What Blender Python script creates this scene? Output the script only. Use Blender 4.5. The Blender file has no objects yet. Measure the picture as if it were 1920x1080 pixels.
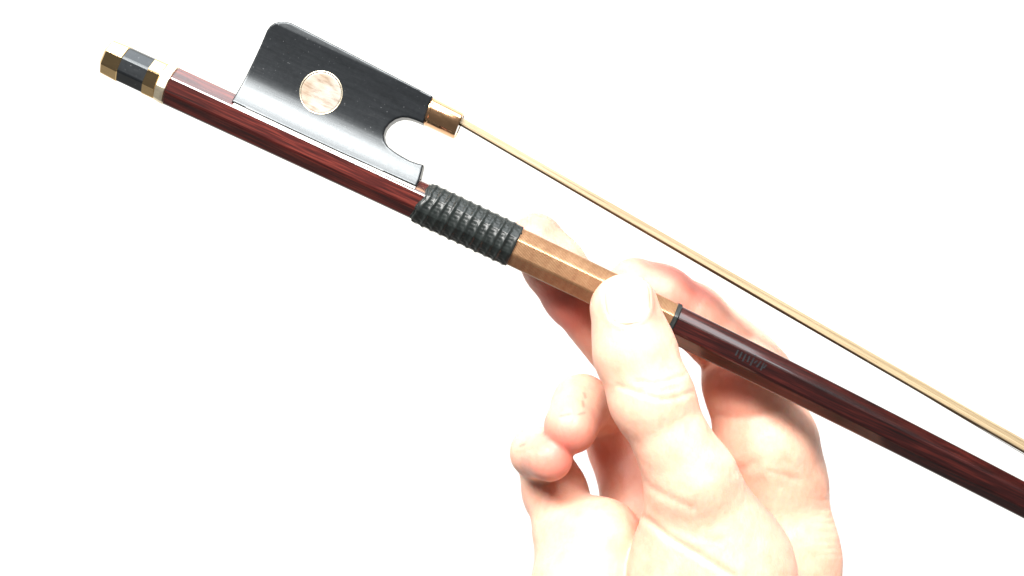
import bpy, bmesh, math, random
import numpy as np
from mathutils import Vector

random.seed(7)
rng = np.random.default_rng(11)
S = bpy.context.scene
COL = S.collection
MM = 0.001
D = 400.0                  # camera height above the plane of the bow, mm
PX = 1.0 / 7.385           # mm per photo pixel in that plane

# ---------------------------------------------------------------- camera, world, light, exposure
cam_d = bpy.data.cameras.new("camera")
cam_d.sensor_width = 36.0
cam_d.lens = 36.0 * D / (1920 * PX)
cam_d.clip_start = 0.01
cam_d.clip_end = 50.0
cam_d.dof.use_dof = True
cam_d.dof.focus_distance = (D - 4) * MM
cam_d.dof.aperture_fstop = 16.0
cam = bpy.data.objects.new("camera", cam_d)
cam.location = (0, 0, D * MM)
COL.objects.link(cam)
S.camera = cam

world = bpy.data.worlds.new("World")
S.world = world
world.use_nodes = True
bg = world.node_tree.nodes["Background"]
bg.inputs["Color"].default_value = (1.0, 0.99, 0.97, 1)
bg.inputs["Strength"].default_value = 0.05


def area(name, loc, target, sx, sy, watts, col):
    l = bpy.data.lights.new(name, 'AREA')
    l.shape = 'RECTANGLE'
    l.size = sx
    l.size_y = sy
    l.energy = watts
    l.color = col
    o = bpy.data.objects.new(name, l)
    o.location = loc
    d = Vector(target) - Vector(loc)
    o.rotation_euler = d.to_track_quat('-Z', 'Y').to_euler()
    COL.objects.link(o)
    return o


key = area("key_lamp", (-0.24, 0.92, 1.16), (0.0, 0.0, 0.0), 1.55, 0.46, 40.0, (1.0, 0.98, 0.95))
key.rotation_euler.rotate_axis('Z', -0.43)
area("window_lamp", (0.20, 0.745, 0.27), (0.0, 0.0, 0.0), 0.78, 0.6, 3.0, (0.93, 0.97, 1.0))

S.view_settings.view_transform = 'Standard'
S.view_settings.look = 'None'
S.view_settings.gamma = 1.0
S.view_settings.use_curve_mapping = False
S.view_settings.exposure = 1.5
S.cycles.max_bounces = 8


# ---------------------------------------------------------------- helpers
def P(px, py, z=0.0):
    k = PX * (D - z) / D
    return np.array([(px - 960) * k, (540 - py) * k, z], dtype=np.float64)


def R(rpx, z=0.0):
    return rpx * PX * (D - z) / D


def link(o, parent=None):
    COL.objects.link(o)
    if parent is not None:
        o.parent = parent
    return o


def mesh_obj(name, verts, faces, mat, parent=None, smooth=True):
    me = bpy.data.meshes.new(name)
    me.from_pydata([tuple(v) for v in verts], [], [tuple(f) for f in faces])
    bm = bmesh.new()
    bm.from_mesh(me)
    bmesh.ops.recalc_face_normals(bm, faces=bm.faces)
    bm.to_mesh(me)
    bm.free()
    me.polygons.foreach_set("use_smooth", [smooth] * len(me.polygons))
    me.materials.append(mat)
    me.update()
    return link(bpy.data.objects.new(name, me), parent)


def fast_mesh(name, verts, quads, mat, parent=None):
    me = bpy.data.meshes.new(name)
    n, m = len(verts), len(quads)
    me.vertices.add(n)
    me.vertices.foreach_set("co", np.asarray(verts, np.float32).ravel())
    me.loops.add(m * 4)
    me.loops.foreach_set("vertex_index", np.asarray(quads, np.int32).ravel())
    me.polygons.add(m)
    me.polygons.foreach_set("loop_start", np.arange(0, m * 4, 4, dtype=np.int32))
    me.polygons.foreach_set("use_smooth", np.ones(m, bool))
    me.update(calc_edges=True)
    me.validate()
    me.materials.append(mat)
    return link(bpy.data.objects.new(name, me), parent)


def loft(sections, closed_ends=True):
    n = len(sections[0])
    v, f = [], []
    for s in sections:
        v += [tuple(p) for p in s]
    for i in range(len(sections) - 1):
        for j in range(n):
            k = (j + 1) % n
            f.append((i * n + j, i * n + k, (i + 1) * n + k, (i + 1) * n + j))
    if closed_ends:
        f.append(tuple(range(n - 1, -1, -1)))
        b = (len(sections) - 1) * n
        f.append(tuple(range(b, b + n)))
    return v, f


def surface_nets(F, origin, h):
    """polygonise F = 0 (negative inside); returns vertices and quads"""
    nx, ny, nz = F.shape
    ins = F < 0
    cnt = np.zeros((nx - 1, ny - 1, nz - 1), np.int8)
    for a in (0, 1):
        for b in (0, 1):
            for c in (0, 1):
                cnt += ins[a:nx - 1 + a, b:ny - 1 + b, c:nz - 1 + c]
    act = (cnt > 0) & (cnt < 8)
    idx = np.argwhere(act)
    vid = np.full(act.shape, -1, np.int32)
    vid[act] = np.arange(len(idx))
    acc = np.zeros((len(idx), 3))
    num = np.zeros(len(idx))
    corners = [(a, b, c) for a in (0, 1) for b in (0, 1) for c in (0, 1)]
    for p in corners:
        for ax in range(3):
            if p[ax]:
                continue
            q = list(p)
            q[ax] = 1
            f0 = F[idx[:, 0] + p[0], idx[:, 1] + p[1], idx[:, 2] + p[2]]
            f1 = F[idx[:, 0] + q[0], idx[:, 1] + q[1], idx[:, 2] + q[2]]
            m = (f0 < 0) != (f1 < 0)
            t = f0[m] / (f0[m] - f1[m])
            pos = np.tile(np.array(p, float), (m.sum(), 1))
            pos[:, ax] += t
            acc[m] += pos
            num[m] += 1
    V = (idx + acc / num[:, None]) * h + np.asarray(origin)
    quads = []
    for ax in range(3):
        s0 = [slice(1, -1)] * 3
        s0[ax] = slice(0, -1)
        s1 = list(s0)
        s1[ax] = slice(1, None)
        a, b = ins[tuple(s0)], ins[tuple(s1)]
        e = np.argwhere(a != b)
        flip = a[a != b]
        off = np.ones(3, int)
        off[ax] = 0
        e = e + off
        u, w = [(1, 2), (2, 0), (0, 1)][ax]
        du = np.zeros(3, int); du[u] = 1
        dw = np.zeros(3, int); dw[w] = 1
        g = lambda x: vid[x[:, 0], x[:, 1], x[:, 2]]
        q = np.stack([g(e - du - dw), g(e - dw), g(e), g(e - du)], 1)
        q[~flip] = q[~flip][:, ::-1]
        quads.append(q)
    Q = np.concatenate(quads)
    return V, Q[(Q >= 0).all(1)]


def smin(a, b, k):
    h = np.maximum(k - np.abs(a - b), 0.0) / k
    return np.minimum(a, b) - h * h * k * 0.25


def smax(a, b, k):
    return -smin(-a, -b, k)


# ---------------------------------------------------------------- materials
def new_mat(name):
    m = bpy.data.materials.new(name)
    m.use_nodes = True
    nt = m.node_tree
    return m, nt, nt.nodes["Principled BSDF"]


def N(nt, kind, **kw):
    n = nt.nodes.new(kind)
    for k, v in kw.items():
        if k in n.inputs:
            n.inputs[k].default_value = v
        else:
            setattr(n, k, v)
    return n


def coords(nt, scale, rot=(0, 0, 0)):
    tc = N(nt, "ShaderNodeTexCoord")
    mp = N(nt, "ShaderNodeMapping")
    mp.inputs["Scale"].default_value = scale
    mp.inputs["Rotation"].default_value = rot
    nt.links.new(tc.outputs["Object"], mp.inputs["Vector"])
    return mp.outputs["Vector"]


def noise(nt, vec, scale, detail=4, rough=0.55):
    n = N(nt, "ShaderNodeTexNoise")
    n.inputs["Scale"].default_value = scale
    n.inputs["Detail"].default_value = detail
    n.inputs["Roughness"].default_value = rough
    nt.links.new(vec, n.inputs["Vector"])
    return n.outputs["Fac"]


def ramp(nt, fac, stops):
    r = N(nt, "ShaderNodeValToRGB")
    e = r.color_ramp.elements
    while len(e) < len(stops):
        e.new(0.5)
    for i, (p, c) in enumerate(stops):
        e[i].position = p
        e[i].color = (*c, 1) if len(c) == 3 else c
    nt.links.new(fac, r.inputs["Fac"])
    return r.outputs["Color"]


def bump(nt, bsdf, h, strength, dist):
    b = N(nt, "ShaderNodeBump")
    b.inputs["Strength"].default_value = strength
    b.inputs["Distance"].default_value = dist
    nt.links.new(h, b.inputs["Height"])
    nt.links.new(b.outputs["Normal"], bsdf.inputs["Normal"])
    return b


def mat_wood():
    m, nt, b = new_mat("red_brown_varnished_wood")
    v = coords(nt, (80, 2200, 2200))
    n1 = noise(nt, v, 1.0, 6, 0.6)
    v2 = coords(nt, (14, 240, 240))
    n2 = noise(nt, v2, 1.0, 3, 0.5)
    c1 = ramp(nt, n1, [(0.30, (0.012, 0.0015, 0.0015)), (0.50, (0.060, 0.0075, 0.006)), (0.66, (0.14, 0.023, 0.015))])
    c2 = ramp(nt, n2, [(0.35, (0.45, 0.42, 0.42)), (0.65, (1.0, 1.0, 1.0))])
    mix = N(nt, "ShaderNodeMix", data_type='RGBA', blend_type='MULTIPLY')
    mix.inputs["Factor"].default_value = 1.0
    nt.links.new(c1, mix.inputs["A"])
    nt.links.new(c2, mix.inputs["B"])
    # redder at the frog end, darker further along the stick
    tc = N(nt, "ShaderNodeTexCoord")
    sp = N(nt, "ShaderNodeSeparateXYZ")
    nt.links.new(tc.outputs["Object"], sp.inputs[0])
    mr = N(nt, "ShaderNodeMapRange")
    mr.inputs["From Min"].default_value = 0.06
    mr.inputs["From Max"].default_value = 0.16
    nt.links.new(sp.outputs["X"], mr.inputs["Value"])
    dk = N(nt, "ShaderNodeMix", data_type='RGBA', blend_type='MULTIPLY')
    dk.inputs["B"].default_value = (0.34, 0.30, 0.34, 1)
    nt.links.new(mr.outputs["Result"], dk.inputs["Factor"])
    nt.links.new(mix.outputs["Result"], dk.inputs["A"])
    nt.links.new(dk.outputs["Result"], b.inputs["Base Color"])
    b.inputs["Roughness"].default_value = 0.28
    b.inputs["Specular IOR Level"].default_value = 0.3
    b.inputs["Coat Weight"].default_value = 1.0
    b.inputs["Coat Roughness"].default_value = 0.07
    bump(nt, b, n1, 0.12, 0.0002)
    return m


def mat_ebony():
    m, nt, b = new_mat("polished_ebony")
    v = coords(nt, (90, 700, 700), (0, 0, math.radians(8)))
    n1 = noise(nt, v, 1.0, 6, 0.65)
    n2 = noise(nt, coords(nt, (900, 900, 900)), 1.0, 5, 0.7)
    c = ramp(nt, n1, [(0.3, (0.003, 0.0036, 0.0045)), (0.6, (0.007, 0.008, 0.0095)), (0.8, (0.018, 0.018, 0.018))])
    n3 = noise(nt, coords(nt, (1500, 1500, 1500)), 1.0, 2, 0.5)
    dust = ramp(nt, n3, [(0.70, (0, 0, 0)), (0.76, (1, 1, 1))])
    mx = N(nt, "ShaderNodeMix", data_type='RGBA')
    mx.inputs["B"].default_value = (0.07, 0.072, 0.075, 1)
    nt.links.new(dust, mx.inputs["Factor"])
    nt.links.new(c, mx.inputs["A"])
    nt.links.new(mx.outputs["Result"], b.inputs["Base Color"])
    r = N(nt, "ShaderNodeMapRange")
    r.inputs["To Min"].default_value = 0.29
    r.inputs["To Max"].default_value = 0.41
    nt.links.new(n2, r.inputs["Value"])
    nt.links.new(r.outputs["Result"], b.inputs["Roughness"])
    b.inputs["Specular IOR Level"].default_value = 0.62
    b.inputs["Specular Tint"].default_value = (0.90, 0.96, 1.0, 1)
    bump(nt, b, n1, 0.10, 0.0002)
    return m


def mat_metal(name, col, rough, wear=0.08, aniso=0.0):
    m, nt, b = new_mat(name)
    n1 = noise(nt, coords(nt, (300, 900, 900)), 1.0, 5, 0.7)
    c = ramp(nt, n1, [(0.3, tuple(x * 0.86 for x in col)), (0.7, col)])
    nt.links.new(c, b.inputs["Base Color"])
    b.inputs["Metallic"].default_value = 1.0
    r = N(nt, "ShaderNodeMapRange")
    r.inputs["To Min"].default_value = max(0.02, rough - wear)
    r.inputs["To Max"].default_value = rough + wear
    nt.links.new(n1, r.inputs["Value"])
    nt.links.new(r.outputs["Result"], b.inputs["Roughness"])
    return m


def mat_winding():
    m, nt, b = new_mat("fine_copper_thread")
    v = coords(nt, (1, 1, 1))
    w = N(nt, "ShaderNodeTexWave", wave_type='BANDS', bands_direction='X')
    w.inputs["Scale"].default_value = 900.0
    w.inputs["Distortion"].default_value = 1.5
    w.inputs["Detail"].default_value = 2.0
    nt.links.new(v, w.inputs["Vector"])
    n1 = noise(nt, coords(nt, (500, 160, 160)), 1.0, 5, 0.7)
    c = ramp(nt, n1, [(0.3, (0.23, 0.115, 0.058)), (0.55, (0.29, 0.16, 0.082)), (0.75, (0.36, 0.215, 0.12))])
    nt.links.new(c, b.inputs["Base Color"])
    b.inputs["Metallic"].default_value = 0.65
    b.inputs["Roughness"].default_value = 0.32
    bump(nt, b, w.outputs["Fac"], 0.5, 0.0001)
    return m


def mat_leather():
    m, nt, b = new_mat("dark_ribbed_leather")
    n1 = noise(nt, coords(nt, (1000, 500, 500)), 1.0, 5, 0.7)
    c = ramp(nt, n1, [(0.3, (0.005, 0.0065, 0.0065)), (0.7, (0.017, 0.021, 0.020))])
    nt.links.new(c, b.inputs["Base Color"])
    b.inputs["Roughness"].default_value = 0.34
    b.inputs["Specular IOR Level"].default_value = 0.35
    bump(nt, b, n1, 0.25, 0.0003)
    return m


def mat_pearl():
    m, nt, b = new_mat("mother_of_pearl")
    v = coords(nt, (180, 700, 300), (0, 0, math.radians(20)))
    n1 = noise(nt, v, 1.0, 5, 0.6)
    n2 = noise(nt, coords(nt, (160, 160, 160)), 1.0, 2, 0.5)
    c = ramp(nt, n1, [(0.3, (0.20, 0.15, 0.11)), (0.46, (0.33, 0.29, 0.25)), (0.7, (0.42, 0.39, 0.35))])
    c2 = ramp(nt, n2, [(0.35, (0.78, 0.66, 0.55)), (0.55, (1, 1, 1))])
    mix = N(nt, "ShaderNodeMix", data_type='RGBA', blend_type='MULTIPLY')
    mix.inputs["Factor"].default_value = 0.8
    nt.links.new(c, mix.inputs["A"])
    nt.links.new(c2, mix.inputs["B"])
    nt.links.new(mix.outputs["Result"], b.inputs["Base Color"])
    b.inputs["Roughness"].default_value = 0.22
    b.inputs["Coat Weight"].default_value = 0.5
    bump(nt, b, n1, 0.1, 0.0002)
    return m


def mat_hair():
    m, nt, b = new_mat("horse_hair")
    n1 = noise(nt, coords(nt, (8, 3000, 3000)), 1.0, 3, 0.6)
    c = ramp(nt, n1, [(0.3, (0.38, 0.285, 0.165)), (0.7, (0.46, 0.36, 0.225))])
    nt.links.new(c, b.inputs["Base Color"])
    b.inputs["Roughness"].default_value = 0.45
    t = N(nt, "ShaderNodeBsdfTranslucent")
    nt.links.new(c, t.inputs["Color"])
    mx = N(nt, "ShaderNodeMixShader")
    mx.inputs[0].default_value = 0.35
    nt.links.new(b.outputs[0], mx.inputs[1])
    nt.links.new(t.outputs[0], mx.inputs[2])
    nt.links.new(mx.outputs[0], nt.nodes["Material Output"].inputs["Surface"])
    return m


def mat_skin():
    m, nt, b = new_mat("skin")
    n1 = noise(nt, coords(nt, (110, 90, 110)), 1.0, 6, 0.68)
    n2 = noise(nt, coords(nt, (1400, 700, 1000)), 1.0, 5, 0.65)
    c = ramp(nt, n1, [(0.32, (0.63, 0.31, 0.22)), (0.5, (0.67, 0.375, 0.275)), (0.68, (0.71, 0.43, 0.315))])
    at = N(nt, "ShaderNodeAttribute", attribute_name="flush_shade")
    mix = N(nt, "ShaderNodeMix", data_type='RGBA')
    mix.inputs["B"].default_value = (0.58, 0.14, 0.11, 1)  # red of the fingertips and of the shade painted on the fingers
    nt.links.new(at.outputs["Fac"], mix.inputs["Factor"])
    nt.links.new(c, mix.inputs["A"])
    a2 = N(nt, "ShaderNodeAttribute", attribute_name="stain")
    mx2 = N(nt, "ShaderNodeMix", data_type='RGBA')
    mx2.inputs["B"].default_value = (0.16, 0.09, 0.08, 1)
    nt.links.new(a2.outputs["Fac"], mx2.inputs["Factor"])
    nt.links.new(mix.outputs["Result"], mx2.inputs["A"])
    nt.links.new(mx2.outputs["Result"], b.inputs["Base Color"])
    b.inputs["Roughness"].default_value = 0.48
    b.inputs["Subsurface Weight"].default_value = 0.7
    b.inputs["Subsurface Radius"].default_value = (1.0, 0.35, 0.2)
    b.inputs["Subsurface Scale"].default_value = 0.0035
    bump(nt, b, n2, 0.42, 0.0003)
    return m


def mat_nail():
    m, nt, b = new_mat("thumb_nail")
    n1 = noise(nt, coords(nt, (900, 90, 90)), 1.0, 3, 0.5)
    c = ramp(nt, n1, [(0.3, (0.60, 0.34, 0.25)), (0.7, (0.66, 0.40, 0.30))])
    nt.links.new(c, b.inputs["Base Color"])
    b.inputs["Roughness"].default_value = 0.4
    b.inputs["Subsurface Weight"].default_value = 0.3
    b.inputs["Subsurface Radius"].default_value = (1.0, 0.4, 0.3)
    b.inputs["Subsurface Scale"].default_value = 0.002
    return m


def mat_paper():
    m, nt, b = new_mat("matt_white_tabletop")
    n1 = noise(nt, coords(nt, (5, 9, 5)), 1.0, 4, 0.55)
    c = ramp(nt, n1, [(0.35, (0.44, 0.43, 0.39)), (0.65, (0.424, 0.432, 0.44))])
    nt.links.new(c, b.inputs["Base Color"])
    b.inputs["Roughness"].default_value = 0.7
    n2 = noise(nt, coords(nt, (700, 700, 700)), 1.0, 4, 0.6)
    bump(nt, b, n2, 0.05, 0.0004)
    return m


WOOD, EBONY, LEATHER, PEARL = mat_wood(), mat_ebony(), mat_leather(), mat_pearl()
GOLD = mat_metal("gold_mounting", (0.74, 0.52, 0.27), 0.11, 0.03)
ROSE = mat_metal("rose_gold_ferrule", (0.95, 0.56, 0.31), 0.16)
DULL = mat_metal("dull_silver", (0.55, 0.52, 0.48), 0.38)
SILVER = mat_metal("silver_collar", (0.92, 0.82, 0.62), 0.42)
WIND, HAIR, SKIN, NAIL, PAPER = mat_winding(), mat_hair(), mat_skin(), mat_nail(), mat_paper()

# ---------------------------------------------------------------- the surface below
bm = bmesh.new()
bmesh.ops.create_cube(bm, size=1.0)
bmesh.ops.scale(bm, vec=(3.0, 3.0, 0.03), verts=bm.verts)
bmesh.ops.bevel(bm, geom=bm.edges[:], offset=0.004, segments=2, affect='EDGES')
me = bpy.data.meshes.new("tabletop")
bm.to_mesh(me)
bm.free()
me.materials.append(PAPER)
table = link(bpy.data.objects.new("tabletop", me))
table.location = (0, 0, -0.015 - 0.30)
table["kind"] = "structure"
table["label"] = "plain white tabletop far below the bow and hand"

# ---------------------------------------------------------------- the bow (local axes: x along the stick, y toward the hair, z to the camera)
TH = math.atan2(31, 67)
O_PX = (321.5, 161.5)
bow = bpy.data.objects.new("cello_bow", None)
o3 = P(*O_PX) * MM
bow.location = tuple(o3)
bow.rotation_euler = (0, 0, -TH)
bow.empty_display_size = 0.02
link(bow)
bow["label"] = "dark red wooden cello bow with black frog, held aslant by the hand"
bow["category"] = "bow"
CT, ST = math.cos(TH), math.sin(TH)


def L(px, py, w=0.0):
    """photo point (at height w over the bow's plane) -> bow-local mm"""
    q = P(px, py, w) - P(*O_PX)
    return (q[0] * CT - q[1] * ST, q[0] * ST + q[1] * CT, w)


def axis_v(u):
    """camber of the stick, mm"""
    up = u / PX
    return -1.51e-5 * max(up - 300, 0) ** 2 * PX


def axis_slope(u):
    return (axis_v(u + .5) - axis_v(u - .5))


def half(u):
    up = u / PX
    return PX * float(np.interp(up, [-200, 0, 900, 1100, 1777, 5000], [37, 37, 35.6, 35.2, 31.2, 19]))


ROLL = math.radians(-1.5)


def oct_section(u, h, corner=0.045, seg=4, roundness=0.0, vc=None, roll=ROLL):
    """octagon across flats 2h with softened corners, in local metres; roundness 1 = circle"""
    pts = []
    rc = h / math.cos(math.pi / 8)
    for k in range(8):
        a0 = math.pi / 8 + k * math.pi / 4
        for j in range(seg + 1):
            a = a0 + (j / seg - 0.5) * 0.30
            # distance to the octagon outline at angle a, trimmed by a circle
            d = h / math.cos(((a + math.pi / 8) % (math.pi / 4)) - math.pi / 8)
            d = min(d, rc * (1 - corner * 0.45))
            d = d * (1 - roundness) + h * 1.035 * roundness
            pts.append((a + roll, d))
    v0 = axis_v(u) if vc is None else vc
    s = axis_slope(u)
    c = 1 / math.sqrt(1 + s * s)
    return [((u - s * c * d * math.sin(a)) * MM, (v0 + c * d * math.sin(a)) * MM, d * math.cos(a) * MM) for a, d in pts]


def stick_mesh(u0, u1, step, extra=0.0, ends=None):
    us = list(np.arange(u0, u1, step)) + [u1]
    secs = []
    for u in us:
        r = float(np.clip((u - 200) / 120, 0, 1)) * 0.25
        secs.append(oct_section(u, half(u) + extra, roundness=r))
    return secs


U_END = 5000 * PX
secs = stick_mesh(0.35, U_END, 4.0)
secs.insert(0, oct_section(0.0, half(0) - 0.35))
v, f = loft(secs)
stick = mesh_obj("stick", v, f, WOOD, bow, smooth=False)

# head at the far tip, outside the picture
ub = U_END
hv = axis_v(ub)
hair_v = lambda u: L(870, 232)[1] + (L(1920, 838)[1] - L(870, 232)[1]) * (u - L(870, 232)[0]) / (L(1920, 838)[0] - L(870, 232)[0])
outl = [(ub - 12, hv - 2.6), (ub + 14, hv - 4), (ub + 24, hv + 2), (ub + 27, hair_v(ub + 25) - 0.5), (ub + 22, hair_v(ub + 25)),
        (ub, hair_v(ub) + 0.5), (ub - 4, hair_v(ub) - 2), (ub - 1, hv + 8), (ub - 6, hv + 4), (ub - 12, hv + 2.4)]
secs = [[(x * MM, y * MM, z * MM) for x, y in outl] for z in (-4.0, 4.0)]
v, f = loft(secs)
mesh_obj("head", v, f, WOOD, bow, smooth=False)

# adjusting button at the near end
BROLL = math.radians(-6)
button = mesh_obj("adjuster_button", *loft([oct_section(u, h, vc=0, roll=BROLL) for u, h in
                  ((-14.6, 4.1), (-13.0, 4.5), (-5.2, 4.55), (-5.0, 4.5))]), EBONY, bow, smooth=False)


def ring(name, spec, mat, parent, **kw):
    return mesh_obj(name, *loft([oct_section(u, h, **kw) for u, h in spec]), mat, parent, smooth=False)


ring("end_ring", ((-18.0, 3.9), (-17.5, 4.45), (-13.2, 4.70), (-13.0, 4.5)), GOLD, button, vc=0, roll=BROLL)
ring("inner_ring", ((-6.1, 4.4), (-5.9, 4.75), (-2.7, 4.78), (-2.5, 4.4)), GOLD, button, vc=0, roll=BROLL)
ring("end_collar", ((-2.8, 4.3), (-2.4, 4.9), (-0.8, 5.15), (-0.1, 5.12), (0.15, 4.5)), SILVER, stick, vc=0, roundness=1.0)

# frog: solid with hollowed cheeks, from its outline
frog_px = [(436, 192), (447, 170), (470, 124), (490, 84), (502, 58), (508, 50.5), (516, 45), (526, 42.5), (538, 42.5), (548, 45), (562, 52),
           (640, 92), (740, 144), (812, 182), (806, 199), (794, 232), (780, 226), (766, 221.5), (754, 220.5), (742, 224), (731, 231.5),
           (723, 241.5), (719.5, 253), (721, 264), (727, 274), (738, 283), (752, 292), (768, 301), (782, 306), (794, 309),
           (791, 322), (787, 338), (781, 351), (640, 288), (520, 232)]
poly = np.array([L(x, y, 3.0)[:2] for x, y in frog_px])


def poly_sdf(X, Y, P_):
    d = np.full(X.shape, 1e9)
    sgn = np.ones(X.shape)
    n = len(P_)
    for i in range(n):
        a, b = P_[i], P_[(i + 1) % n]
        e = b - a
        wx, wy = X - a[0], Y - a[1]
        t = np.clip((wx * e[0] + wy * e[1]) / (e @ e), 0, 1)
        d = np.minimum(d, (wx - t * e[0]) ** 2 + (wy - t * e[1]) ** 2)
        c1 = Y >= a[1]
        c2 = Y < b[1]
        c3 = e[0] * wy > e[1] * wx
        flip = (c1 & c2 & c3) | (~c1 & ~c2 & ~c3)
        sgn = np.where(flip, -sgn, sgn)
    return np.sqrt(d) * sgn


h = 0.22
lo = poly.min(0) - 1.2
hi = poly.max(0) + 1.2
gx = np.arange(lo[0], hi[0], h)
gy = np.arange(lo[1], hi[1], h)
gz = np.arange(-7.4, 7.4, h)
X2, Y2 = np.meshgrid(gx, gy, indexing='ij')
d2 = poly_sdf(X2, Y2, poly)


def frog_half(x, y):
    """half thickness of the frog over its height above the stick: broad at the stick, waisted, broad again at the hair"""
    t = np.clip((y - 2.0) / 23.0, 0, 1)
    lower = 2.4 * np.clip(1 - t / 0.44, 0, 1) ** 2
    upper = 2.0 * np.clip((t - 0.35) / 0.65, 0, 1) ** 1.5
    return 2.95 + lower + upper


tz = frog_half(X2, Y2)
F = smax(d2[:, :, None] + np.zeros_like(gz)[None, None, :], (np.abs(gz)[None, None, :] - tz[:, :, None]) * 0.93, 0.45)
# groove that sits over the top three flats of the stick
YY = Y2[:, :, None]
ZZ = np.abs(gz)[None, None, :]
octd = np.maximum(np.maximum(np.abs(YY), ZZ), (np.abs(YY) + ZZ) * 0.70711) - (half(10) + 0.06)
F = np.maximum(F, -octd)
V, Q = surface_nets(F.astype(np.float32), (gx[0], gy[0], gz[0]), h)
frog = fast_mesh("frog", V * MM, Q, EBONY, bow)

# silver underslide between frog and stick
a, b_ = L(437, 192, 5), L(781, 351, 5)
secs = []
for u in np.linspace(a[0] + 0.2, b_[0] - 0.3, 12):
    hf = half(10)
    ci = hf * math.tan(math.pi / 8)
    pts = [(ci - 0.06, hf + 0.0), (ci + 0.0, hf + 0.16), (ci + 0.12, hf + 0.10), (ci + 0.9, hf - 0.5), (ci + 0.8, hf - 0.72)]
    secs.append([(u * MM, y * MM, z * MM) for y, z in pts])
v, f = loft(secs)
mesh_obj("underslide", v, f, DULL, frog, smooth=False)

# pearl eye, slightly domed, with a fine rim
ex, ey, _ = L(601, 173, 4.4)
ez = float(frog_half(np.array(ex), np.array(ey)))
er = 5.2
fs = lambda x, y: float(frog_half(np.array(x), np.array(y)))
verts, faces = [], []
NA = 56
rings = [(0.0, .14), (0.35, .14), (0.7, .12), (0.90, .09), (0.97, .04), (1.0, -.15)]
verts.append((ex * MM, ey * MM, (fs(ex, ey) + .14) * MM))
for rr, dz in rings[1:]:
    for k in range(NA):
        a = 2 * math.pi * k / NA
        x, y = ex + er * rr * math.cos(a), ey + er * rr * math.sin(a)
        verts.append((x * MM, y * MM, (fs(x, y) + dz) * MM))
for k in range(NA):
    faces.append((0, 1 + k, 1 + (k + 1) % NA))
    for i in range(len(rings) - 2):
        p, q = 1 + i * NA, 1 + (i + 1) * NA
        faces.append((p + k, q + k, q + (k + 1) % NA, p + (k + 1) % NA))
mesh_obj("pearl_eye", verts, faces, PEARL, frog)
verts, faces = [], []
for rr, dz in ((0.995, -.1), (1.0, .13), (1.05, .13), (1.065, -.1)):
    for k in range(NA):
        a = 2 * math.pi * k / NA
        x, y = ex + er * rr * math.cos(a), ey + er * rr * math.sin(a)
        verts.append((x * MM, y * MM, (fs(x, y) + dz) * MM))
for i in range(3):
    for k in range(NA):
        faces.append((i * NA + k, i * NA + (k + 1) % NA, (i + 1) * NA + (k + 1) % NA, (i + 1) * NA + k))
mesh_obj("eye_rim", verts, faces, SILVER, frog)

# ferrule: D-shaped tube over the tongue of the frog
A0, A1 = np.array(L(813, 181.5, 4)), np.array(L(795, 232.5, 4))
B0, B1 = np.array(L(870, 210.5, 4)), np.array(L(850, 258.5, 4))


def dsec(t, grow=0.0, cut=1.0):
    top, bot = A0 + (B0 - A0) * t, A1 + (B1 - A1) * t
    c, hv_ = (top + bot) / 2, (top - bot) / 2
    hl = np.linalg.norm(hv_[:2])
    d = hv_ / hl
    hl += grow
    pts = []
    for k in range(40):
        a = 2 * math.pi * k / 40
        ca, sa = math.cos(a), math.sin(a)
        n = 2.9 if sa > 0 else 2.2
        r = (abs(ca) ** n + abs(sa) ** n) ** (-1 / n)
        y, z = r * sa * hl * cut, r * ca * (5.0 + grow) * cut
        pts.append(((c[0] + d[0] * y) * MM, (c[1] + d[1] * y) * MM, z * MM))
    return pts


secs = [dsec(-0.03, -0.3), dsec(-0.03, 0.0), dsec(0.0, 0.12), dsec(0.04, 0.12), dsec(0.06, 0.0), dsec(0.95, 0), dsec(1.0, -0.15),
        dsec(1.0, 0, 0.86), dsec(0.9, 0, 0.84)]
v, f = loft(secs)
ferr = mesh_obj("ferrule", v, f, ROSE, frog)
ferr.data.set_sharp_from_angle(angle=math.radians(35))
secs = [dsec(0.86, 0, 0.82), dsec(0.985, 0, 0.82)]
v, f = loft(secs)
mesh_obj("spreader_wedge", v, f, WOOD, ferr, smooth=False)

# hair: fine strands side by side
h0 = np.array(L(868, 230)[:2])
h1 = np.array(L(1920, 838)[:2])
hd = (h1 - h0) / (h1 - h0)[0]
verts, faces = [], []


def strand(pts, r):
    b0 = len(verts)
    for x, y, z in pts:
        for k in range(4):
            a = k * math.pi / 2 + .4
            verts.append((x * MM, (y + r * math.sin(a)) * MM, (z + r * math.cos(a)) * MM))
    for i in range(len(pts) - 1):
        for k in range(4):
            faces.append((b0 + 4 * i + k, b0 + 4 * i + (k + 1) % 4, b0 + 4 * i + 4 + (k + 1) % 4, b0 + 4 * i + 4 + k))


for i in range(900):
    fw = rng.uniform(-1, 1)
    fw = math.copysign(abs(fw) ** 0.25, fw)
    fv = rng.uniform(-1, 1)
    pts = []
    ph = rng.uniform(0, 6.28)
    for u in np.concatenate([np.linspace(h0[0] - 1.5, h0[0] + 12, 4), np.linspace(h0[0] + 40, U_END, 12)]):
        t = min(1, max(0, (u - h0[0]) / 120))
        yc = h0[1] + hd[1] * (u - h0[0])
        tk = 0.64 + 0.36 * t
        pts.append((u, yc + fv * tk + 0.10 * math.sin(u * .02 + ph), fw * (3.2 + 0.9 * t)))
    strand(pts, 0.12)
for off in (-2.0, 1.75):
    pts = [(u, h0[1] + hd[1] * (u - h0[0]) + off * min(1, max(0, (u - h0[0] - 60) / 110)) , 1.0) for u in np.linspace(h0[0], U_END, 14)]
    strand(pts, 0.09)
hair = mesh_obj("hair", verts, faces, HAIR, bow)
hair["kind"] = "stuff"

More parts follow.
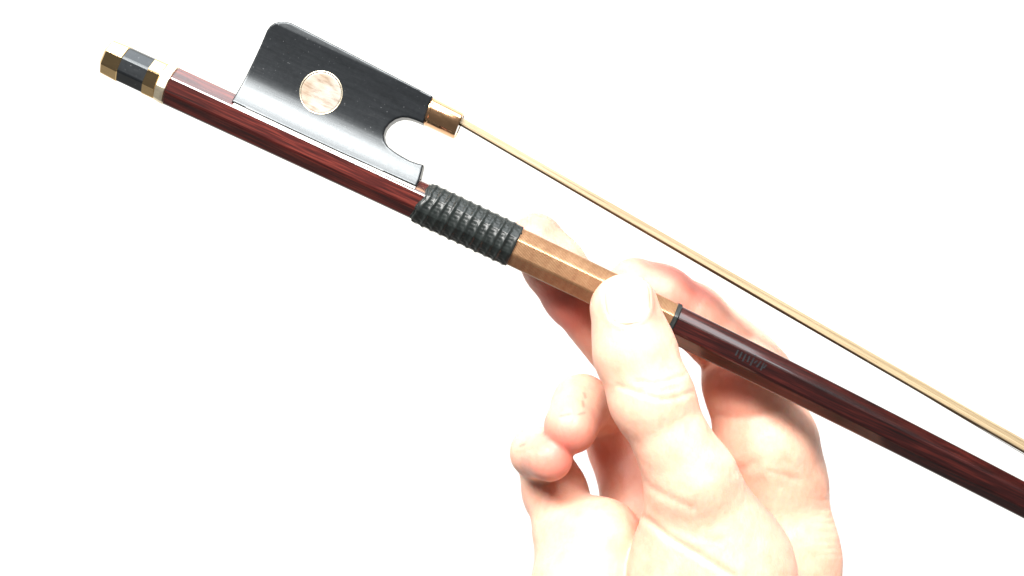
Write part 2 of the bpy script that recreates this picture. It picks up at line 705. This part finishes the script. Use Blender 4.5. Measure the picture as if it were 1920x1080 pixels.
# worn maker's stamp pressed into the front flat: no letter of it can be read any more
verts, faces = [], []
for k, (sx, tilt, ln) in enumerate([(1366, .1, .7), (1375, 0, .9), (1384, .05, 1.1), (1393, -.1, .8), (1402, .1, 1.2), (1409, .9, .6), (1417, .5, 1.0), (1425, 0, 1.1), (1430, .7, .6)]):
    u = L(sx, 683)[0]
    vv = axis_v(u) + 0.35
    z = half(u) + 0.03
    b0 = len(verts)
    dx, dy, hw = ln * .5 * math.sin(tilt), ln * math.cos(tilt) * 1.25, 0.21
    for zz in (z, z - 0.4):
        verts += [((u - dx - hw) * MM, (vv - dy) * MM, zz * MM), ((u - dx + hw) * MM, (vv - dy) * MM, zz * MM),
                  ((u + dx + hw) * MM, (vv + dy) * MM, zz * MM), ((u + dx - hw) * MM, (vv + dy) * MM, zz * MM)]
    faces += [(b0, b0 + 1, b0 + 2, b0 + 3), (b0 + 7, b0 + 6, b0 + 5, b0 + 4)]
    faces += [(b0 + i, b0 + i + 4, b0 + (i + 1) % 4 + 4, b0 + (i + 1) % 4) for i in range(4)]
mesh_obj("worn_stamp", verts, faces, EBONY, stick, smooth=False)

# leather grip: ribbed sleeve
g0, g1 = L(787, 378)[0], L(967, 466)[0]
pitch = 2.50
secs = []
NS = 224
na = 180
for i in range(na + 1):
    t = i / na
    u = g0 + (g1 - g0) * t
    base = half(u) + 0.55
    s = []
    for k in range(NS):
        a = 2 * math.pi * k / NS
        o = half(u) / math.cos(((a - ROLL + math.pi / 8) % (math.pi / 4)) - math.pi / 8)
        d = 0.55 * (o + 0.55) + 0.45 * (base + 0.15)
        ph = (u - g0) / pitch - a / (2 * math.pi) + 0.03 * math.sin(u * 1.3) + 0.015 * math.sin(a * 2 + u)
        w = 0.5 - 0.5 * math.cos(2 * math.pi * ph)
        taper = min(1, (1 - t) / 0.08, (t + 0.02) / 0.10)
        d += (0.27 + 0.05 * math.sin(u * 0.9 + a)) * (w ** 2.6) * max(0, taper) - 0.05
        d += 0.022 * math.sin(a * 36) * (1 - w) * taper + 0.03 * math.sin(a * 17 + u * 3)
        if t < 0.02 or t > 0.985:
            d -= 0.45
        # ragged leather edge toward the frog
        uu = u + (0.45 * math.sin(a * 3 + 1.0) + 0.25 * math.sin(a * 7)) * max(0, 1 - t * 6) + 0.9 * max(0, math.sin(a)) * max(0, 1 - t * 3)
        s.append((uu * MM, (axis_v(u) + d * math.sin(a)) * MM, d * math.cos(a) * MM))
    secs.append(s)
v, f = loft(secs)
mesh_obj("leather_grip", v, f, LEATHER, bow)

# copper thread winding over the octagonal stick, and its dark end band
w1 = L(1254, 604)[0]
v, f = loft(stick_mesh(g1 - 1.0, w1, 2.0, 0.14))
mesh_obj("thread_winding", v, f, WIND, bow, smooth=False)
ring("end_band", ((w1 - 0.1, half(w1) + .1), (w1 + 0.1, half(w1) + .42), (w1 + 1.0, half(w1) + .46), (w1 + 1.3, half(w1) + .05)), LEATHER, bow)

# ---------------------------------------------------------------- the hand
HS = 0.5
lo = np.array([P(900, 540, -20)[0], P(960, 1560, -30)[1], -52.0])
hi = np.array([P(1640, 540, -20)[0], P(960, 360, -30)[1], 32.0])
ax_ = [np.arange(lo[i], hi[i], HS, dtype=np.float32) for i in range(3)]
SHAPE = tuple(len(a) for a in ax_)


def cone(a, b, ra, rb, flat=None):
    """round cone between photo points a, b (px, py, z) with radii in px; flat = factor by which it is thinner in z"""
    return (P(*a), P(*b), R(ra, a[2]), R(rb, b[2]), flat or 1.0)


def chain(pts, flat=None):
    return [cone(p[:3], q[:3], p[3], q[3], flat) for p, q in zip(pts, pts[1:])]


def eval_cone(c, X, Y, Z):
    a, b, ra, rb, fl = c
    A = a * np.array([1, 1, fl]); B = b * np.array([1, 1, fl])
    ba = B - A
    l2 = ba @ ba
    rr = ra - rb
    a2 = l2 - rr * rr
    il2 = 1 / l2
    px, py, pz = X - A[0], Y - A[1], Z * fl - A[2]
    y = px * ba[0] + py * ba[1] + pz * ba[2]
    z = y - l2
    x2 = (px * l2 - ba[0] * y) ** 2 + (py * l2 - ba[1] * y) ** 2 + (pz * l2 - ba[2] * y) ** 2
    y2 = y * y * l2
    z2 = z * z * l2
    k = np.sign(rr) * rr * rr * x2
    d = (np.sqrt(x2 * a2 * il2) + y * rr) * il2 - ra
    m1 = np.sign(z) * a2 * z2 > k
    d = np.where(m1, np.sqrt(x2 + z2) * il2 - rb, d)
    m2 = (np.sign(y) * a2 * y2 < k) & ~m1
    d = np.where(m2, np.sqrt(x2 + y2) * il2 - ra, d)
    return d / (fl if fl > 1 else 1.0)


class Grid:
    def ev(self, c, pad=7.0):
        a, b, ra, rb, fl = c
        r = max(ra, rb)
        mn, mx = np.minimum(a, b) - r - pad, np.maximum(a, b) + r + pad
        sl = []
        for i in range(3):
            i0 = int(max(0, np.floor((mn[i] - lo[i]) / HS)))
            i1 = int(min(SHAPE[i], np.ceil((mx[i] - lo[i]) / HS)))
            sl.append(slice(i0, max(i1, i0)))
        X = ax_[0][sl[0]][:, None, None]
        Y = ax_[1][sl[1]][None, :, None]
        Z = ax_[2][sl[2]][None, None, :]
        return tuple(sl), eval_cone(c, X, Y, Z).astype(np.float32)

    def build(self, cones, k):
        G = np.full(SHAPE, 9.0, np.float32)
        for c in cones:
            sl, d = self.ev(c)
            G[sl] = smin(G[sl], d, k)
        return G


class Pts:
    def __init__(self, p):
        self.X, self.Y, self.Z = p[:, 0], p[:, 1], p[:, 2]

    def build(self, cones, k):
        G = np.full(len(self.X), 9.0)
        for c in cones:
            G = smin(G, eval_cone(c, self.X, self.Y, self.Z), k)
        return G


# skeleton: photo x, photo y, height z in mm, radius in photo px
thumb = [(1262, 832, 13, 70), (1222, 747, 14, 76), (1190, 660, 13.5, 74), (1171, 579, 12.5, 65)]
thumb_base = [(1262, 832, 13, 70), (1297, 900, 12, 80), (1335, 1080, 5, 150), (1360, 1300, -4, 150)]
index_ = [(1385, 667, -24, 65), (1300, 592, -17, 57), (1240, 555, -13, 56), (1190, 535, -12, 52)]
index_base = [(1385, 667, -24, 65), (1402, 715, -21, 80), (1438, 835, -22, 92), (1450, 890, -23, 92)]
middle = [(1190, 690, -25, 58), (1078, 552, -15, 58), (1040, 500, -13.5, 56), (1005, 450, -13.5, 51)]
middle_base = [(1190, 690, -25, 58), (1240, 800, -34, 60), (1310, 930, -28, 85)]
ring_ = [(1130, 770, -30, 52), (1090, 757, -13, 52), (1070, 801, -3, 51)]
ring_base = [(1130, 770, -30, 52), (1160, 840, -34, 54), (1205, 965, -28, 70)]
pinky = [(1022, 868, -26, 50), (1006, 848, -12, 46), (1030, 859, -3, 44)]
pinky_base = [(1022, 868, -26, 50), (1040, 920, -24, 57), (1068, 1000, -16, 62)]
palm = [cone((1460, 925, -23), (1474, 1050, -22), 92, 92, 1.25),
        cone((1474, 1050, -22), (1470, 1250, -20), 92, 105, 1.25),
        cone((1310, 930, -28), (1330, 1300, -18), 90, 110, 1.2),
        cone((1205, 965, -28), (1260, 1300, -18), 75, 110, 1.1),
        cone((1070, 1005, -16), (1150, 1300, -12), 64, 110, 1.1),
        cone((1400, 930, -28), (1400, 1250, -22), 80, 130, 1.3),
        cone((1290, 1300, -12), (1300, 1700, -12), 205, 190, 1.35)]
mound = [cone((1126, 1012, -9), (1095, 1110, -8), 80, 92), cone((1092, 1110, -7), (1190, 1350, -8), 92, 130)]


def hand_sdf(E):
    p = E.build(palm, 6.0)
    p = smin(p, E.build(chain(index_base), 4.0), 4.0)
    p = smin(p, E.build(chain(middle_base), 3.0), 4.0)
    p = smin(p, E.build(chain(ring_base), 3.0), 3.5)
    p = smin(p, E.build(chain(pinky_base), 3.0), 3.5)
    p = smin(p, E.build(mound, 4.0), 6.0)
    tb = E.build(chain(thumb_base[:2]) + [cone(*[q[:3] for q in thumb_base[1:3]], thumb_base[1][3], thumb_base[2][3], 1.35),
                                         cone(*[q[:3] for q in thumb_base[2:4]], thumb_base[2][3], thumb_base[3][3], 1.35)], 4.0)
    p = smin(p, tb, 1.6)
    p = smin(p, E.build(chain(index_), 2.5), 0.9)
    p = smin(p, E.build(chain(middle), 2.5), 0.9)
    p = smin(p, E.build(chain(ring_), 2.5), 0.9)
    p = smin(p, E.build(chain(pinky), 2.5), 0.9)
    p = smin(p, E.build(chain(thumb, 1.12), 3.0), 2.0)
    return p


F = hand_sdf(Grid())
V, Q = surface_nets(F, lo, HS)


def vnormals(V, Q):
    n = np.cross(V[Q[:, 2]] - V[Q[:, 0]], V[Q[:, 3]] - V[Q[:, 1]])
    o = np.zeros_like(V)
    for k in range(4):
        np.add.at(o, Q[:, k], n)
    return o / np.maximum(np.linalg.norm(o, axis=1), 1e-9)[:, None]


def relax(V, Q, it):
    E = np.concatenate([Q[:, [0, 1]], Q[:, [1, 2]], Q[:, [2, 3]], Q[:, [3, 0]]])
    E = np.unique(np.sort(E, 1), axis=0)
    deg = np.bincount(E.ravel(), minlength=len(V)).astype(float)
    for s in [0.5] * it:
        acc = np.zeros_like(V)
        np.add.at(acc, E[:, 0], V[E[:, 1]])
        np.add.at(acc, E[:, 1], V[E[:, 0]])
        V = V + s * (acc / deg[:, None] - V)
    return V


V = relax(V, Q, 3)


def to_px(V):
    k = D / (D - V[:, 2]) / PX
    return V[:, 0] * k + 960, 540 - V[:, 1] * k


def polydist(x, y, line):
    d = np.full(x.shape, 1e9)
    for (ax0, ay0), (bx, by) in zip(line, line[1:]):
        ex_, ey_ = bx - ax0, by - ay0
        t = np.clip(((x - ax0) * ex_ + (y - ay0) * ey_) / (ex_ ** 2 + ey_ ** 2), 0, 1)
        d = np.minimum(d, np.hypot(x - ax0 - t * ex_, y - ay0 - t * ey_))
    return d


# creases of the skin: line in the photo, width px, depth mm, lowest z it may touch
creases = [
    ([(1197, 716), (1225, 720), (1250, 715), (1284, 703)], 4.0, 0.55, 10),
    ([(1160, 724), (1195, 736), (1238, 749), (1270, 746), (1296, 736)], 4.5, 0.65, 8),
    ([(1205, 729), (1240, 733), (1270, 726)], 4, 0.3, 10),
    ([(1189, 905), (1190, 935), (1200, 965), (1252, 1006), (1321, 1047), (1375, 1080)], 6, 1.3, 0),
    ([(1193, 890), (1215, 912), (1252, 933), (1297, 953)], 7, 0.7, 2),
    ([(1250, 985), (1300, 1005), (1350, 1015)], 7, 0.35, 2),
    ([(1319, 556), (1310, 570), (1297, 588)], 5, 0.25, -40),
    ([(1339, 779), (1365, 783), (1394, 783), (1425, 779), (1455, 772)], 8, 0.8, -40),
    ([(1380, 884), (1396, 879), (1412, 870)], 9, 0.6, -40),
    ([(1443, 884), (1470, 892), (1500, 901)], 5, 0.5, -40),
    ([(1412, 870), (1460, 866), (1500, 872)], 9, 0.25, -40),
    ([(1078, 742), (1092, 752), (1099, 745)], 2.5, 0.25, -14),
    ([(1050, 779), (1085, 768), (1098, 772)], 3, 0.2, -14),
    ([(1093, 735), (1096, 757)], 2.5, 0.2, -14),
    ([(972, 850), (1000, 842), (1015, 848)], 4, 0.3, -14),
]
x, y = to_px(V)
Nn = vnormals(V, Q)
disp = np.zeros(len(V))
for line, wd, dep, zmin in creases:
    d = polydist(x, y, line)
    m = (Nn[:, 2] > 0.02) & (V[:, 2] > zmin)
    disp -= np.where(m, 0.36 * dep * np.exp(-(d / (1.15 * wd)) ** 2) - 0.04 * dep * np.exp(-((d - wd * 2.4) / (wd * 1.4)) ** 2), 0)

# nail bed on the thumb: outline in its own axes (photo px about the nail centre)
NC = (1177, 563)
NR = math.radians(-6)


def nail_uv(x, y):
    dx, dy = x - NC[0], y - NC[1]
    return dx * math.cos(NR) + dy * math.sin(NR), -(-dx * math.sin(NR) + dy * math.cos(NR))


def nail_d(x, y):
    u, v = nail_uv(x, y)
    n = np.where(v > 0, 3.0, 2.3)
    return ((np.abs(u / 43)) ** n + (np.abs(v / 46)) ** n) ** (1 / n)


# loose skin puckers along the edge of the palm
m = (x > 1515) & (y > 900) & (y < 1050)
disp += np.where(m, 0.04 * np.sin(y * 0.42 + 0.8 * np.sin(y * 0.11)) * np.clip((x - 1515) / 30, 0, 1) * np.clip((y - 900) / 40, 0, 1), 0)
nd = nail_d(x, y)
m = (V[:, 2] > 10) & (Nn[:, 2] > 0.1)
_, nv = nail_uv(x, y)
disp += np.where(m & (nd < 1.0), -0.18, 0)
disp += np.where(m & (nv < 40), 0.12 * np.exp(-((nd - 1.14) / 0.10) ** 2), 0)
# slight unevenness of real flesh
for wl, am in ((9.0, 0.035), (4.5, 0.02), (2.3, 0.012)):
    for _ in range(5):
        kv = rng.normal(size=3)
        kv *= 2 * math.pi / wl / np.linalg.norm(kv)
        disp += am * 0.6 * np.sin(V @ kv + rng.uniform(0, 6.28))
V = V + Nn * disp[:, None]

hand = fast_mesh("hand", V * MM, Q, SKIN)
hand["label"] = "bare hand pinching the bow stick between thumb and curled fingers"
hand["category"] = "hand"
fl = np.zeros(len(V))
for c, r in (((1066, 810, 0), 9), ((1035, 868, 0), 9), ((1245, 548, -8), 15), ((1060, 560, -12), 12), ((1160, 850, -30), 12), ((1300, 545, -15), 9), ((1226, 600, 18), 3.5), ((1040, 590, -8), 9), ((1370, 700, -10), 9), ((1440, 990, 6), 9), ((1400, 910, 6), 7), ((1015, 425, -8), 6)):  # fingertip redness, plus red shade painted on the index and below the stick
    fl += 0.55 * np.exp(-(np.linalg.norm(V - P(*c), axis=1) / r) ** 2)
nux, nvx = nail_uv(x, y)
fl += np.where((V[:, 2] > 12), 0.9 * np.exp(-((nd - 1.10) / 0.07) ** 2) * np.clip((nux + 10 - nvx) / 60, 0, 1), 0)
at = hand.data.attributes.new("flush_shade", 'FLOAT', 'POINT')
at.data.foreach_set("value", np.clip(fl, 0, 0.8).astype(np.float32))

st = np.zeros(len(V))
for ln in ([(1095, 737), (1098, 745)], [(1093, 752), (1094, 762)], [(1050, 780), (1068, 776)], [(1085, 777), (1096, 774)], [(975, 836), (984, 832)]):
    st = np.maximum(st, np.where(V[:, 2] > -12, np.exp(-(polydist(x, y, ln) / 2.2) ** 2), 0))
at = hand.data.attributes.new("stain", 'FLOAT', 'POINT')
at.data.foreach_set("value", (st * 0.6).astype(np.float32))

# thumbnail plate lying on its bed
NU, NVV = 22, 24
pts = []
for j in range(NVV + 1):
    for i in range(NU + 1):
        a, b = (i / NU) * 2 - 1, (j / NVV) * 2 - 1
        n = 3.0 if b > 0 else 2.3
        s = 1.0 / max(1.0, (abs(a) ** n + abs(b) ** n) ** (1 / n)) * 0.985
        u, v_ = a * 43 * s, b * 46 * s
        pts.append((NC[0] + u * math.cos(NR) + v_ * math.sin(NR), NC[1] + u * math.sin(NR) - v_ * math.cos(NR), a * s, b * s))
pts = np.array(pts)
z0 = np.full(len(pts), 30.0)
for it in range(60):
    q = np.stack([(pts[:, 0] - 960) * PX * (D - z0) / D, (540 - pts[:, 1]) * PX * (D - z0) / D, z0], 1)
    z0 = z0 - 0.7 * np.clip(hand_sdf(Pts(q)), -2, 4)
lift = -0.14 + 0.24 * (1 - pts[:, 2] ** 4) * (1 - np.clip(-pts[:, 3], 0, 1) ** 6)
z1 = z0 + lift
top = np.stack([(pts[:, 0] - 960) * PX * (D - z1) / D, (540 - pts[:, 1]) * PX * (D - z1) / D, z1], 1)
bot = top - np.array([0, 0, 0.55])
n1 = len(top)
faces = []
W = NU + 1
for j in range(NVV):
    for i in range(NU):
        a = j * W + i
        faces.append((a, a + 1, a + W + 1, a + W))
        faces.append((n1 + a, n1 + a + W, n1 + a + W + 1, n1 + a + 1))
edge = [i for i in range(NU)] + [j * W + NU for j in range(NVV)] + [NVV * W + i for i in range(NU, 0, -1)] + [j * W for j in range(NVV, 0, -1)]
for a, b in zip(edge, edge[1:] + edge[:1]):
    faces.append((a, b, n1 + b, n1 + a))
mesh_obj("thumb_nail", np.concatenate([top, bot]) * MM, faces, NAIL, hand)
